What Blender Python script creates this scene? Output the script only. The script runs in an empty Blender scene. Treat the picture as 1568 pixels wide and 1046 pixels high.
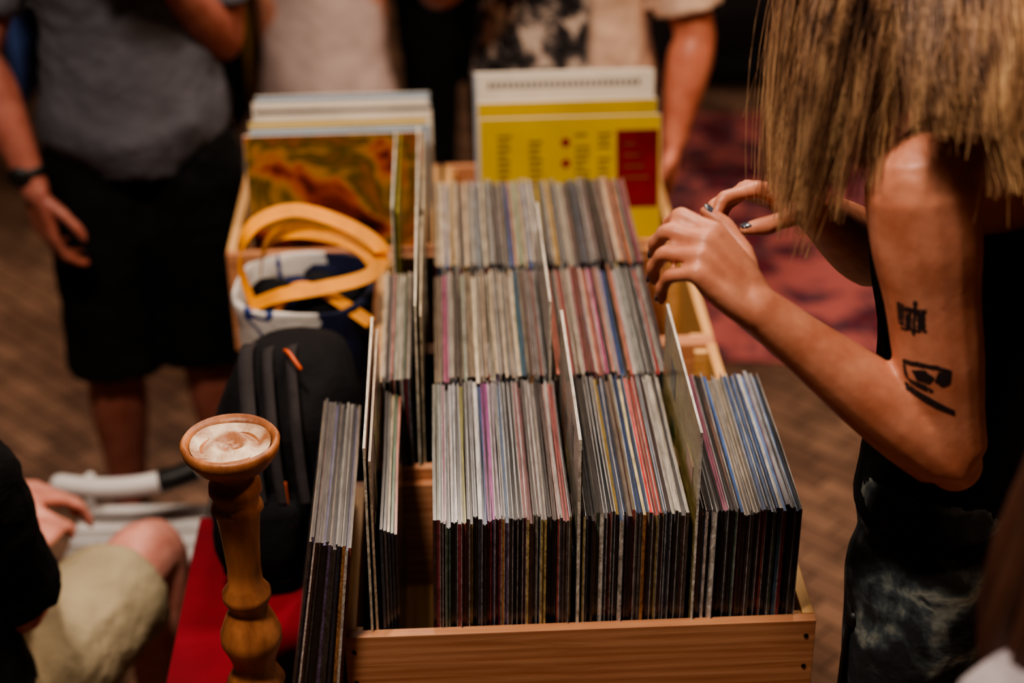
import bpy, bmesh, math, random
from mathutils import Vector, Matrix, noise
V=Vector
FL=0.10            # floor level
TT=0.75            # table top level
sc=bpy.context.scene
def lin(r,g,b):
    f=lambda c:((c/255+0.055)/1.055)**2.4 if c>10 else c/255/12.92
    return (f(r),f(g),f(b))
# ------------------------------------------------------------------ materials
def newmat(name):
    m=bpy.data.materials.new(name); m.use_nodes=True
    nt=m.node_tree; return m,nt,nt.nodes['Principled BSDF']
def coords(nt,scale=(1,1,1),rot=(0,0,0),kind='Object'):
    tc=nt.nodes.new('ShaderNodeTexCoord'); mp=nt.nodes.new('ShaderNodeMapping')
    mp.inputs['Scale'].default_value=scale; mp.inputs['Rotation'].default_value=rot
    nt.links.new(tc.outputs[kind],mp.inputs['Vector']); return mp.outputs['Vector']
def ramp(nt,fac,stops,interp='LINEAR'):
    r=nt.nodes.new('ShaderNodeValToRGB'); r.color_ramp.interpolation=interp
    el=r.color_ramp.elements
    while len(el)<len(stops): el.new(0.5)
    for e,(p,c) in zip(el,stops): e.position=p; e.color=(*c,1)
    nt.links.new(fac,r.inputs['Fac']); return r.outputs['Color']
def noisetex(nt,vec,scale,detail=4,dist=0.0,rough=.55):
    n=nt.nodes.new('ShaderNodeTexNoise'); n.inputs['Scale'].default_value=scale
    n.inputs['Detail'].default_value=detail; n.inputs['Distortion'].default_value=dist
    n.inputs['Roughness'].default_value=rough
    nt.links.new(vec,n.inputs['Vector']); return n.outputs['Fac']
def bump(nt,b,fac,strength,dist=0.01):
    bp=nt.nodes.new('ShaderNodeBump'); bp.inputs['Strength'].default_value=strength
    bp.inputs['Distance'].default_value=dist
    nt.links.new(fac,bp.inputs['Height']); nt.links.new(bp.outputs['Normal'],b.inputs['Normal'])
def mat(name,col,rough=.7,var=.25,scale=12,bmp=.15,stretch=(1,1,1),col2=None,bscale=None,bdist=.01,metal=0,coat=0,sss=0,spec=.5):
    m,nt,b=newmat(name)
    vec=coords(nt,stretch)
    f=noisetex(nt,vec,scale)
    c2=col2 if col2 else tuple(x*(1-var) for x in col)
    c1=col if col2 else tuple(min(1,x*(1+var)) for x in col)
    nt.links.new(ramp(nt,f,[(.35,c2),(.65,c1)]),b.inputs['Base Color'])
    b.inputs['Roughness'].default_value=rough; b.inputs['Metallic'].default_value=metal
    b.inputs['Coat Weight'].default_value=coat
    b.inputs['Specular IOR Level'].default_value=spec
    if sss:
        b.inputs['Subsurface Weight'].default_value=sss
        b.inputs['Subsurface Radius'].default_value=(.02,.008,.004)
        b.inputs['Subsurface Scale'].default_value=.5
    if bmp:
        f2=noisetex(nt,vec,bscale or scale*2,5); bump(nt,b,f2,bmp,bdist)
    return m
def skin(name,col):
    c2=(col[0]*.80,col[1]*.66,col[2]*.62)
    return mat(name,tuple(min(1,c*1.08) for c in col),rough=.46,scale=22,bmp=.16,bscale=150,bdist=.0015,sss=.12,col2=c2)
def cloth(name,col,var=.15,fold=.6):
    return mat(name,col,rough=.9,var=var,scale=6,bmp=fold,bscale=9,bdist=.03,spec=.2)
def wood(name,a,b_,axis=0,sc_=1.0):
    m,nt,b=newmat(name)
    st=[28,28,28]; st[axis]=1.6
    vec=coords(nt,tuple(s*sc_ for s in st))
    f=noisetex(nt,vec,2.2,6,1.2)
    w=nt.nodes.new('ShaderNodeTexWave'); w.inputs['Scale'].default_value=.9; w.inputs['Distortion'].default_value=5
    w.bands_direction='Z' if axis!=2 else 'X'
    nt.links.new(vec,w.inputs['Vector'])
    mx=nt.nodes.new('ShaderNodeMath'); mx.operation='MULTIPLY_ADD'; mx.inputs[1].default_value=.25
    nt.links.new(w.outputs['Fac'],mx.inputs[0]); nt.links.new(f,mx.inputs[2])
    nt.links.new(ramp(nt,mx.outputs[0],[(.35,b_),(.85,a)]),b.inputs['Base Color'])
    b.inputs['Roughness'].default_value=.5
    bump(nt,b,f,.2,.003)
    return m
def colattr(name,rough=.45,coat=.25):
    m,nt,b=newmat(name)
    a=nt.nodes.new('ShaderNodeAttribute'); a.attribute_name='Col'
    vec=coords(nt,(70,9,26)); f=noisetex(nt,vec,3,6,0,.65)
    mx=nt.nodes.new('ShaderNodeMix'); mx.data_type='RGBA'; mx.blend_type='MULTIPLY'; mx.inputs[0].default_value=1
    nt.links.new(a.outputs['Color'],mx.inputs[6])
    nt.links.new(ramp(nt,f,[(.32,(.42,.40,.38)),(.5,(.8,.8,.8)),(.7,(1.15,1.15,1.15))]),mx.inputs[7])
    nt.links.new(mx.outputs[2],b.inputs['Base Color'])
    b.inputs['Roughness'].default_value=rough; b.inputs['Coat Weight'].default_value=coat
    b.inputs['Coat Roughness'].default_value=.18
    bump(nt,b,f,.6,.005)
    return m
# ------------------------------------------------------------------ object helpers
def link(ob):
    sc.collection.objects.link(ob); return ob
def empty(name,loc=(0,0,0)):
    e=bpy.data.objects.new(name,None); e.empty_display_size=.1; e.location=loc; return link(e)
def adopt(ob,par):
    ob.parent=par; ob.matrix_parent_inverse=Matrix.Translation(-par.location)
def finish(name,bm,mats,parent=None,M=None,smooth=True,bevel=0,remesh=0,smo=0,disp=0,sub=0):
    bmesh.ops.recalc_face_normals(bm,faces=bm.faces)
    me=bpy.data.meshes.new(name); bm.to_mesh(me); bm.free()
    if not isinstance(mats,(list,tuple)): mats=[mats]
    for m in mats: me.materials.append(m)
    ob=link(bpy.data.objects.new(name,me))
    if smooth:
        for p in me.polygons: p.use_smooth=True
    if remesh:
        r=ob.modifiers.new('remesh','REMESH'); r.mode='VOXEL'; r.voxel_size=remesh; r.use_smooth_shade=True
    if smo:
        s=ob.modifiers.new('smooth','SMOOTH'); s.factor=.5; s.iterations=smo
    if disp:
        t=bpy.data.textures.new(name+'_folds','CLOUDS'); t.noise_scale=.09; t.noise_depth=2
        d=ob.modifiers.new('folds','DISPLACE'); d.texture=t; d.strength=disp; d.mid_level=.5; d.texture_coords='LOCAL'
    if bevel:
        bv=ob.modifiers.new('bevel','BEVEL'); bv.width=bevel; bv.segments=2; bv.limit_method='ANGLE'
    if sub:
        s=ob.modifiers.new('sub','SUBSURF'); s.levels=sub; s.render_levels=sub
    if M is not None: ob.matrix_world=M
    if parent: adopt(ob,parent)
    return ob
def box(bm,x0,x1,y0,y1,z0,z1,mi=0):
    v=[bm.verts.new(p) for p in [(x0,y0,z0),(x1,y0,z0),(x1,y1,z0),(x0,y1,z0),(x0,y0,z1),(x1,y0,z1),(x1,y1,z1),(x0,y1,z1)]]
    fs=[(0,3,2,1),(4,5,6,7),(0,1,5,4),(1,2,6,5),(2,3,7,6),(3,0,4,7)]
    out=[]
    for f in fs:
        q=bm.faces.new([v[i] for i in f]); q.material_index=mi; out.append(q)
    return out
def ell(bm,c,r,rot=None,mi=0,sub=3):
    M=Matrix.Translation(V(c))@(rot.to_4x4() if rot else Matrix.Identity(4))@Matrix.Diagonal((*r,1))
    res=bmesh.ops.create_icosphere(bm,subdivisions=sub,radius=1,matrix=M)
    for v in res['verts']:
        for f in v.link_faces: f.material_index=mi
def cr(p0,p1,p2,p3,t):
    return .5*((2*p1)+(p2-p0)*t+(2*p0-5*p1+4*p2-p3)*t*t+(3*p1-p0-3*p2+p3)*t*t*t)
def interp(rows,sub):
    n=len(rows)
    if n<3 or sub<2: return rows
    out=[]
    for i in range(n-1):
        a=rows[max(i-1,0)];b=rows[i];c=rows[i+1];d=rows[min(i+2,n-1)]
        for k in range(sub):
            t=k/sub; out.append([cr(a[j],b[j],c[j],d[j],t) for j in range(len(b))])
    out.append(rows[-1]); return out
def rings(bm,rl,seg=20,mi=0,cap=True,power=1.0):
    prev=None; first=None
    for c,A,B in rl:
        ring=[]
        for k in range(seg):
            a=2*math.pi*k/seg; ca,sa=math.cos(a),math.sin(a)
            if power!=1.0:
                ca=math.copysign(abs(ca)**power,ca); sa=math.copysign(abs(sa)**power,sa)
            ring.append(bm.verts.new(c+A*ca+B*sa))
        if prev:
            for k in range(seg):
                f=bm.faces.new((prev[k],prev[(k+1)%seg],ring[(k+1)%seg],ring[k])); f.material_index=mi
        else: first=ring
        prev=ring
    if cap:
        f=bm.faces.new(first[::-1]); f.material_index=mi
        f=bm.faces.new(prev); f.material_index=mi
def loft(bm,rl,seg=24,sub=4,mi=0,power=1.0,cap=True):
    rows=[list(V(c))+list(V(A))+list(V(B)) for c,A,B in rl]
    rows=interp(rows,sub)
    rings(bm,[(V(r[0:3]),V(r[3:6]),V(r[6:9])) for r in rows],seg,mi,cap,power)
def tube(bm,pts,rad,seg=12,sub=3,roundcap=True,mi=0):
    rows=interp([list(V(p))+[r] for p,r in zip(pts,rad)],sub)
    P=[V(r[:3]) for r in rows]; R=[max(.0005,r[3]) for r in rows]
    d0=(P[1]-P[0]).normalized(); d1=(P[-1]-P[-2]).normalized()
    if roundcap:
        r0,r1=R[0],R[-1]
        P=[P[0]-d0*r0*.95,P[0]-d0*r0*.65]+P+[P[-1]+d1*r1*.65,P[-1]+d1*r1*.95]
        R=[r0*.3,r0*.76]+R+[r1*.76,r1*.3]
    up=V((0,0,1)) if abs(d0.z)<.9 else V((1,0,0))
    A=d0.cross(up).normalized(); rl=[]
    for i,p in enumerate(P):
        d=(P[min(i+1,len(P)-1)]-P[max(i-1,0)]).normalized()
        A=(A-d*A.dot(d)).normalized(); B=d.cross(A)
        rl.append((p,A*R[i],B*R[i]))
    rings(bm,rl,seg,mi)
def ribbon(bm,pts,wv,w,mi=0,sub=6,th=.0010):
    rows=interp([list(V(p)) for p in pts],sub); prev=None
    wv=V(wv).normalized()
    for i,r in enumerate(rows):
        p=V(r); d=(V(rows[min(i+1,len(rows)-1)])-V(rows[max(i-1,0)])).normalized()
        s=(wv-d*wv.dot(d)).normalized(); n=d.cross(s)
        q=[bm.verts.new(p+s*w/2+n*th),bm.verts.new(p-s*w/2+n*th),bm.verts.new(p-s*w/2-n*th),bm.verts.new(p+s*w/2-n*th)]
        if prev:
            for k in range(4):
                f=bm.faces.new((prev[k],prev[(k+1)%4],q[(k+1)%4],q[k])); f.material_index=mi
        else: bm.faces.new(q[::-1]).material_index=mi
        prev=q
    bm.faces.new(prev).material_index=mi
# ------------------------------------------------------------------ room
m_floor,nt,b=newmat('parquet')
vec=coords(nt,(1,1,1),(0,0,math.radians(45)))
br=nt.nodes.new('ShaderNodeTexBrick'); br.inputs['Scale'].default_value=4
br.inputs['Color1'].default_value=(*lin(146,112,90),1); br.inputs['Color2'].default_value=(*lin(108,80,64),1)
br.inputs['Mortar'].default_value=(*lin(40,28,20),1); br.inputs['Mortar Size'].default_value=.01
nt.links.new(vec,br.inputs['Vector'])
nz=noisetex(nt,coords(nt,(3,3,3)),2.5,5)
mx=nt.nodes.new('ShaderNodeMix'); mx.data_type='RGBA'; mx.blend_type='MULTIPLY'; mx.inputs[0].default_value=1
nt.links.new(br.outputs['Color'],mx.inputs[6]); nt.links.new(ramp(nt,nz,[(.3,(.55,.55,.55)),(.7,(1,1,1))]),mx.inputs[7])
nt.links.new(mx.outputs[2],b.inputs['Base Color']); b.inputs['Roughness'].default_value=.45
bm=bmesh.new(); box(bm,-4,4,-1.5,7,FL-.1,FL); finish('floor',bm,m_floor,smooth=False)
m_wall=mat('dark_plaster',lin(58,48,44),.9,.2,3,.1)
bm=bmesh.new(); box(bm,-4,4,7,7.1,FL,4.0); finish('wall_back',bm,m_wall,smooth=False)
bm=bmesh.new(); box(bm,-4.1,-4,-1.5,7.1,FL,4.0); finish('wall_left',bm,m_wall,smooth=False)
bm=bmesh.new(); box(bm,4,4.1,-1.5,7.1,FL,4.0); finish('wall_right',bm,m_wall,smooth=False)
bm=bmesh.new(); box(bm,-4.1,4.1,-1.6,-1.5,FL,4.0); finish('wall_front',bm,m_wall,smooth=False)
bm=bmesh.new(); box(bm,-4.1,4.1,-1.6,7.1,4.0,4.1); finish('ceiling',bm,m_wall,smooth=False)
bm=bmesh.new(); box(bm,-4,4,6.97,7,FL,FL+.1); finish('baseboard_back',bm,m_wall,smooth=False)
# rug
m_rug,nt,b=newmat('persian_rug')
vec=coords(nt,(1,1,1))
vo=nt.nodes.new('ShaderNodeTexVoronoi'); vo.inputs['Scale'].default_value=9; nt.links.new(vec,vo.inputs['Vector'])
f=noisetex(nt,vec,7,3,1.5)
mm=nt.nodes.new('ShaderNodeMath'); mm.operation='MULTIPLY_ADD'; mm.inputs[1].default_value=.5
nt.links.new(vo.outputs['Distance'],mm.inputs[0]); nt.links.new(f,mm.inputs[2])
nt.links.new(ramp(nt,mm.outputs[0],[(.48,lin(26,20,30)),(.60,lin(124,30,42)),(.70,lin(40,34,52)),(.85,lin(170,90,86))]),b.inputs['Base Color'])
b.inputs['Roughness'].default_value=.95
bm=bmesh.new(); box(bm,.35,2.2,3.7,5.4,FL,FL+.012); finish('persian_rug',bm,m_rug,smooth=False,bevel=.003)
# ------------------------------------------------------------------ crate frame
O=V((-.188,1.60,0)); M=Matrix.Translation(O)@Matrix.Rotation(math.radians(2),4,'Z')
m_pine=wood('pine_wood',lin(210,152,112),lin(176,114,78),0)
m_pine2=wood('pine_wood_light',lin(228,182,122),lin(198,142,86),1)
m_screw=mat('dark_screw',lin(45,35,30),.4,metal=.8)
RIM=.9435
def crate(x0,x1,y0,y1,z1=RIM,screws=False):
    bm=bmesh.new(); t=.014; z0=TT+.006
    box(bm,x0,x1,y0,y0+t,z0,z1)
    box(bm,x0,x1,y1-t,y1,z0,z1)
    box(bm,x0,x0+t,y0+t,y1-t,z0,z1+.001,1)
    box(bm,x1-t,x1,y0+t,y1-t,z0,z1+.001,1)
    for cx in (x0+t,x1-t-.02):
        for cy in (y0+t,y1-t-.02): box(bm,cx,cx+.008 if cx<x0+.1 else cx+.02,cy,cy+.012,z0,z1-.004,1)
    box(bm,x0+t,x1-t,y0+t,y1-t,z0,z0+.004,1)
    for sx in (x0+.011,x1-.011):
        for z in (z1-.022,z1-.068,z0+.03):
            r=bmesh.ops.create_cone(bm,cap_ends=True,segments=12,radius1=.003,radius2=.003,depth=.0016,
              matrix=Matrix.Translation((sx,y0-.0004,z))@Matrix.Rotation(math.pi/2,4,'X'))
            for v in r['verts']:
                for f in v.link_faces: f.material_index=2
    return finish('wooden_record_crate',bm,[m_pine,m_pine2,m_screw],M=M,smooth=False,bevel=.0015)
crate(-.017,.547,0,.336,.927)
crate(0,.523,.338,.674)
crate(0,.523,.676,1.014)
crate(.113,.515,1.03,1.40)
crate(-.262,.105,1.03,1.40)
# ------------------------------------------------------------------ records
m_rec=colattr('record_sleeves_edges',.36,.7)
random.seed(5)
GR=[(150,150,145),(110,110,108),(175,172,168),(78,78,76),(140,132,124)]
CREAM=[(214,192,160),(198,176,146),(168,150,130),(222,208,182),(132,116,96),(95,84,76)]
MIX=[(205,188,160),(110,110,105),(160,84,76),(70,112,135),(190,165,135),(62,58,56),(218,202,175),(172,118,92),(90,125,95),(200,135,118),(180,170,165),(60,85,130)]
POP=[(190,60,50),(60,100,160),(205,160,60),(70,125,90),(185,95,130),(210,110,60)]
def rcol(pal,v=.12):
    c=random.choice(pal); k=1+random.uniform(-v,v)
    return tuple(min(1,x*k) for x in lin(*c))
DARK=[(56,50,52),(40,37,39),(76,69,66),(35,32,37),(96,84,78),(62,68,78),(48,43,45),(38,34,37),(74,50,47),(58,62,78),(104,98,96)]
ACC=[(165,82,72),(74,106,132),(200,178,120),(172,160,148),(140,58,70),(210,200,190),(94,118,102),(186,130,84),(232,224,214),(120,102,140)]
class Rec:
    def __init__(s):
        s.bm=bmesh.new(); s.cl=s.bm.loops.layers.float_color.new('Col')
    def add(s,xb,xt,t,y0,zt,top,front,side,h=.315,d=.315,slant=0,jit=1):
        z0=zt-h
        bmv=s.bm.verts.new
        g=[]
        for (yy,zz) in ((y0,z0),(y0+d,z0)):
            g.append((bmv((xb,yy,zz)),bmv((xb+t,yy,zz))))
        w=random.uniform(-.0011,.0011)*jit; dz=random.uniform(-.002,.002)*jit
        tp=[]
        for yy,o,z in ((y0,0,0),(y0+d*.5,w,dz*.4),(y0+d,slant,dz)):
            tp.append((bmv((xt+o,yy,zt+z)),bmv((xt+o+t,yy,zt+z))))
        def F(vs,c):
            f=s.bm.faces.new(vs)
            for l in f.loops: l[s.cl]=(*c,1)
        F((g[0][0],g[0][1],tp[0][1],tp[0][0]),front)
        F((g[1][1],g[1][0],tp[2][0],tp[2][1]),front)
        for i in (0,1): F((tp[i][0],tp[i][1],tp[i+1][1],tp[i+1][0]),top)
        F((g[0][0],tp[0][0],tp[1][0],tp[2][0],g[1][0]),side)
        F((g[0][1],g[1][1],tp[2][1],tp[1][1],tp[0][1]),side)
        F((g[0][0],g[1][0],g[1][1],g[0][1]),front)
    def done(s):
        return finish('vinyl_records',s.bm,m_rec,M=M,smooth=False)
def fill(R,x0,x1,y0,zones,lean0=0,lean1=0,zt=1.077,acc=.42,topmul=1.0):
    x=x0
    while x<x1-.002:
        t=min(random.choice([.0024,.003,.003,.0036,.0044,.0056,.0075]),x1-x); u=(x-x0)/(x1-x0)
        pal=zones[-1][1]
        for lim,p in zones:
            if u<=lim: pal=p; break
        if random.random()<.07: pal=POP
        k=topmul*random.choice([.22,.35,.6,.85,1,1.1,1.15])
        top=tuple(c*k for c in rcol(pal)); front=rcol(ACC) if random.random()<acc else rcol(DARK)  # fronts: dark spines, with shade from overhead light also put into their colour
        lean=lean0*(1-u)+lean1*u
        zz=zt+random.uniform(-.006,.004); yy=y0+random.uniform(-.005,.005)
        if t>.005:   # card jacket: two light lips, the opening's shade put into the middle strip's colour
            a=t*.3
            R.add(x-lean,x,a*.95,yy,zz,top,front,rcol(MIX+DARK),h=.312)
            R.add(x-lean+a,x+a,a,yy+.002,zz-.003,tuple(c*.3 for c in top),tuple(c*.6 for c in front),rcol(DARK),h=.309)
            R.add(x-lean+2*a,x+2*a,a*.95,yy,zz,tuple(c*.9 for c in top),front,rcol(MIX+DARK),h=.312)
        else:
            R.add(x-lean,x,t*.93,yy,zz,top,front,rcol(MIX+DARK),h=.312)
        if random.random()<.4:   # plastic outer sleeve edge standing a little proud
            R.add(x-lean+t*.93,x+t*.93,.0006,yy-.003,zt+.004,lin(225,222,220),lin(200,198,200),lin(150,150,150),h=.312)
        x+=t+.0003
# row 1
R=Rec()
LG=[(160,160,165),(140,142,146),(180,180,184),(120,122,120),(200,198,196),(85,88,86)]
z1=[(.08,[(110,120,108),(80,85,78),(140,140,130)]),(.2,LG),(.27,[(185,178,95),(120,115,80),(70,70,65),(160,158,150)]),(.36,LG),(.47,[(175,80,155),(135,65,120),(165,150,160),(90,60,85)]),
 (.6,[(75,105,140),(105,100,100),(150,145,145),(50,55,60),(50,75,105)]),(1,[(195,105,100),(160,150,144),(120,75,75),(212,175,165),(65,55,58)])]
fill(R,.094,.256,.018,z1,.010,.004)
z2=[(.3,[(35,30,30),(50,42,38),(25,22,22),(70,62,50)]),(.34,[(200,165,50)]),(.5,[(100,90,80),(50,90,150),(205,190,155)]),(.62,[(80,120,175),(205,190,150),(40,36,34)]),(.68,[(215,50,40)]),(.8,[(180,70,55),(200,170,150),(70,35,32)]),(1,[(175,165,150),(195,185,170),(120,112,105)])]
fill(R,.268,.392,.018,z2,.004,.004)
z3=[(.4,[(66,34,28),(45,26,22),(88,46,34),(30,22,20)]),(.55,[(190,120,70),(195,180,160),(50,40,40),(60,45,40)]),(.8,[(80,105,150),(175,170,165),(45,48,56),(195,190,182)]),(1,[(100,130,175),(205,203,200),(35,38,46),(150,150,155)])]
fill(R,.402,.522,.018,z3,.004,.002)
PATCH=[(210,190,150),(120,60,50),(60,80,90),(190,170,90),(90,110,70),(200,150,130),(40,36,40)]
def raised(R,xb,xt,y0,zt,top,side,t=.0035,slant=0,front=None,art=0):
    R.add(xb,xt,t,y0,zt,lin(*top),lin(*(front or top)),lin(*side),slant=slant,jit=0)
    if art:   # printed picture areas on the visible face
        for k in range(9):
            a=random.uniform(.02,.24); hh=random.uniform(.02,.07); ya=random.uniform(.01,.22); dd=random.uniform(.03,.08)
            za=zt-a; f1=(zt-za)/.315; f2=min(1,(zt-za+hh)/.315)
            o=-.0004 if art<0 else t+.0002
            R.add(xt+(xb-xt)*f2+o,xt+(xb-xt)*f1+o,.0003,y0+ya,za,rcol(PATCH),rcol(PATCH),rcol(PATCH),h=hh if f2<1 else .02,d=dd,slant=0,jit=0)
raised(R,.259,.262,.012,1.185,(235,228,215),(190,180,165),0.0035,0,None,-1)
raised(R,.263,.2665,.022,1.165,(120,110,100),(120,110,100),.001)
raised(R,.396,.399,.010,1.190,(240,235,225),(165,150,95),.003,0,None,-1)
raised(R,.014,.019,.010,1.185,(235,225,205),(170,110,95),.003)
raised(R,.020,.024,.014,1.165,(210,190,165),(175,125,105),.003,0,None,1)
for i in range(5): R.add(.027+i*.004,.032+i*.004,.0034,.016+i*.003,1.07-i*.004,rcol(MIX),rcol(DARK),lin(44,38,38))
R.done()
# row 2
R=Rec()
z2r=[(.3,CREAM+[(150,165,145)]),(.45,CREAM+[(190,130,120)]),(.58,CREAM+[(90,92,95),(100,150,200)]),(.75,CREAM+GR),(1,MIX)]
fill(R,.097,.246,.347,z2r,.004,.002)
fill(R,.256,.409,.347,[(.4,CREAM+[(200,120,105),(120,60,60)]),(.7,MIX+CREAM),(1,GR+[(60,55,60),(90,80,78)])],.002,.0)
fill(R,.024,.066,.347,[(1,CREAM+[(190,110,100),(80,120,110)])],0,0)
raised(R,.247,.249,.342,1.19,(225,218,205),(160,150,140),.003)
raised(R,.070,.074,.342,1.19,(225,215,195),(170,160,140),.003)
raised(R,.076,.080,.350,1.17,(190,175,150),(180,165,140),.003)
R.done()
# row 3
R=Rec()
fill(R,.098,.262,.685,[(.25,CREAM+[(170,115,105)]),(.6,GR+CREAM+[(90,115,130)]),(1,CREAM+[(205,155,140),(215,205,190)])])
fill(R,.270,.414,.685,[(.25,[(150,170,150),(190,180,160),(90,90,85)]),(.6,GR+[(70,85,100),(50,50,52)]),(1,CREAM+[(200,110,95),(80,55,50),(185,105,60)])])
raised(R,.034,.037,.680,1.175,(225,220,200),(150,150,60),.003)
raised(R,.040,.044,.690,1.165,(150,140,60),(150,150,60),.003)
raised(R,.070,.074,.680,1.18,(225,218,200),(200,190,170),.003)
raised(R,.078,.082,.690,1.17,(190,180,160),(190,175,150),.003)
R.done()
# loose stack leaning on the left of the front crate
R=Rec()
xb=-.100; xt=-.048
for i in range(17):
    t=random.uniform(.0032,.0046)
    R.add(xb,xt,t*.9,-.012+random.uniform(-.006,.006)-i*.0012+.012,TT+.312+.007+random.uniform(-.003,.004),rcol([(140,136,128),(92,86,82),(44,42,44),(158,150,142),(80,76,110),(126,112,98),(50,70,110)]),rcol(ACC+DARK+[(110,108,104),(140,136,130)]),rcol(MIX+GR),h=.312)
    xb+=t; xt+=t*.72
    if xb>-.033: break
R.done()
# ------------------------------------------------------------------ table with red cloth
m_red=cloth('red_tablecloth',lin(122,26,38),.2,.3)
m_leg=mat('table_leg_metal',lin(60,60,62),.4,metal=.7)
te=empty('folding_table',M@V((.14,.7,FL)))
bm=bmesh.new(); box(bm,-.26,.545,-.03,1.45,TT-.03,TT-.002); ob=finish('tabletop',bm,wood('tabletop_wood',lin(52,42,36),lin(34,26,22),1),M=M,smooth=False,bevel=.003); 
def adoptM(ob,par):
    mw=M.copy(); ob.parent=par; ob.matrix_parent_inverse=Matrix.Translation(-par.location); ob.matrix_basis=mw
adoptM(ob,te)
bm=bmesh.new()
for x in (-.20,.48):
    for y in (.05,1.37): tube(bm,[(x,y,FL),(x,y,.4),(x,y,TT-.03)],[.014,.014,.014],10,2,False)
    tube(bm,[(x,.05,.3),(x,.7,.3),(x,1.37,.3)],[.01]*3,8,2,False)
ob=finish('legs',bm,m_leg,M=M); adoptM(ob,te)
bm=bmesh.new()
nx,ny=16,14
x0,x1,y0,y1=-.265,.55,-.035,.52
per=[]
for i in range(nx*2): per.append((x0+(x1-x0)*i/(nx*2),y0,0,-1))
for i in range(ny*2): per.append((x1,y0+(y1-y0)*i/(ny*2),1,0))
for i in range(nx*2): per.append((x1-(x1-x0)*i/(nx*2),y1,0,0))
for i in range(ny*2): per.append((x0,y1-(y1-y0)*i/(ny*2),-1,0))
lv=[]
for k,zz in enumerate((TT+.0015,TT-.006,TT-.06,TT-.14,TT-.24)):
    ring=[]
    for j,(px,py,nx_,ny_) in enumerate(per):
        w=.0 if k<2 else .004*k*(1+math.sin(j*.55)*.8+math.sin(j*.23)*.5)
        o=0 if k==0 else .003
        back=(nx_==0 and ny_==0)
        ring.append(bm.verts.new((px+nx_*(w+o),py+ny_*(w+o),(TT-.0005 if k else zz) if back else zz)))
    lv.append(ring)
bm.faces.new(lv[0])
for a,c in zip(lv,lv[1:]):
    for j in range(len(a)): 
        try: bm.faces.new((a[j],a[(j+1)%len(a)],c[(j+1)%len(a)],c[j]))
        except ValueError: pass
ob=finish('red_cloth',bm,m_red,M=M,smooth=False); adoptM(ob,te)
# ------------------------------------------------------------------ album sleeves facing the viewer
m_edge=mat('sleeve_card',lin(225,215,200),.6,.06)
m_yel=mat('yellow_sleeve',lin(202,172,42),.35,.10,5,0,coat=.2)
m_ylw2=mat('yellow_sleeve_print',lin(120,96,34),.5)
m_dred=mat('dark_red_label',lin(120,22,28),.4)
m_wht=mat('white_card',lin(225,215,200),.5,.06)
m_gry=mat('grey_print',lin(120,112,108),.6)
m_blu=mat('blue_sleeve',lin(140,165,190),.4,.15,5,0)
m_art,nt,b=newmat('painted_cover')
vec=coords(nt,(1,1,1))
f=noisetex(nt,vec,7.5,4,1.0,.55)
nt.links.new(ramp(nt,f,[(.34,lin(26,16,14)),(.42,lin(120,42,22)),(.46,lin(176,84,34)),(.51,lin(180,130,56)),(.56,lin(84,76,36)),(.62,lin(150,92,40)),(.70,lin(60,30,20))]),b.inputs['Base Color'])
b.inputs['Roughness'].default_value=.3
def sleeve(x0,ybot,ytop,ztop,mats,extra=None,w=.315,th=.004,rot=0):
    bm=bmesh.new(); ang=math.atan2(ytop-ybot,.315); h=.315
    box(bm,0,w,0,th,0,h,1)
    box(bm,.001,w-.001,-.0004,0,.001,h-.001,0)
    if extra: extra(bm,h)
    bmesh.ops.transform(bm,matrix=Matrix.Translation((x0,ybot,ztop-h*math.cos(ang)))@Matrix.Rotation(rot,4,'Z')@Matrix.Rotation(-ang,4,'X'),verts=bm.verts)
    return finish('album_sleeve',bm,mats,M=M,smooth=False)
def yextra(bm,h):
    box(bm,.238,.311,-.001,-.0002,h-.165,h-.026,2)
    for z in (.045,.082):
        bmesh.ops.create_cone(bm,cap_ends=True,segments=20,radius1=.008,radius2=.008,depth=.001,matrix=Matrix.Translation((.149,-.0007,h-z))@Matrix.Rotation(math.pi/2,4,'X'))
        for fc in bm.faces:
            if fc.calc_center_median().y<-.0001 and abs(fc.calc_center_median().x-.149)<.009 and abs(fc.calc_center_median().z-(h-z))<.009: fc.material_index=2
    for col in (.03,.085,.165,.205):
        for r in range(9):
            if random.random()<.85: box(bm,col,col+random.uniform(.016,.028),-.0008,-.0002,h-.03-r*.011-.005,h-.03-r*.011,3)
    for r in range(4): box(bm,.25,.27+r*.008,-.0014,-.001,h-.05-r*.02-.0015,h-.05-r*.02,3)
sleeve(.178,1.10,1.155,1.128,[m_yel,m_edge,m_dred,m_ylw2],yextra)
def wextra(bm,h):
    for i in range(26): box(bm,.02+i*.0105,.027+i*.0105,-.0008,-.0002,h-.028,h-.016,2)
sleeve(.176,1.175,1.200,1.14,[m_yel,m_edge,m_dred])
sleeve(.176,1.20,1.245,1.178,[m_wht,m_edge,m_gry],wextra)
sleeve(.180,1.23,1.275,1.165,[m_art,m_edge])
sleeve(.172,1.26,1.30,1.16,[m_blu,m_edge])
sleeve(-.232,1.14,1.165,1.105,[m_art,m_edge])
for i,(dx,mm_) in enumerate([(0,m_wht),(.008,m_blu),(.004,m_yel),(.012,m_wht),(.010,m_gry),(.004,m_wht),(.008,m_blu)]):
    sleeve(-.232+dx,1.150+i*.022,1.178+i*.024,1.10+i*.003,[mm_,m_edge])
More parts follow.
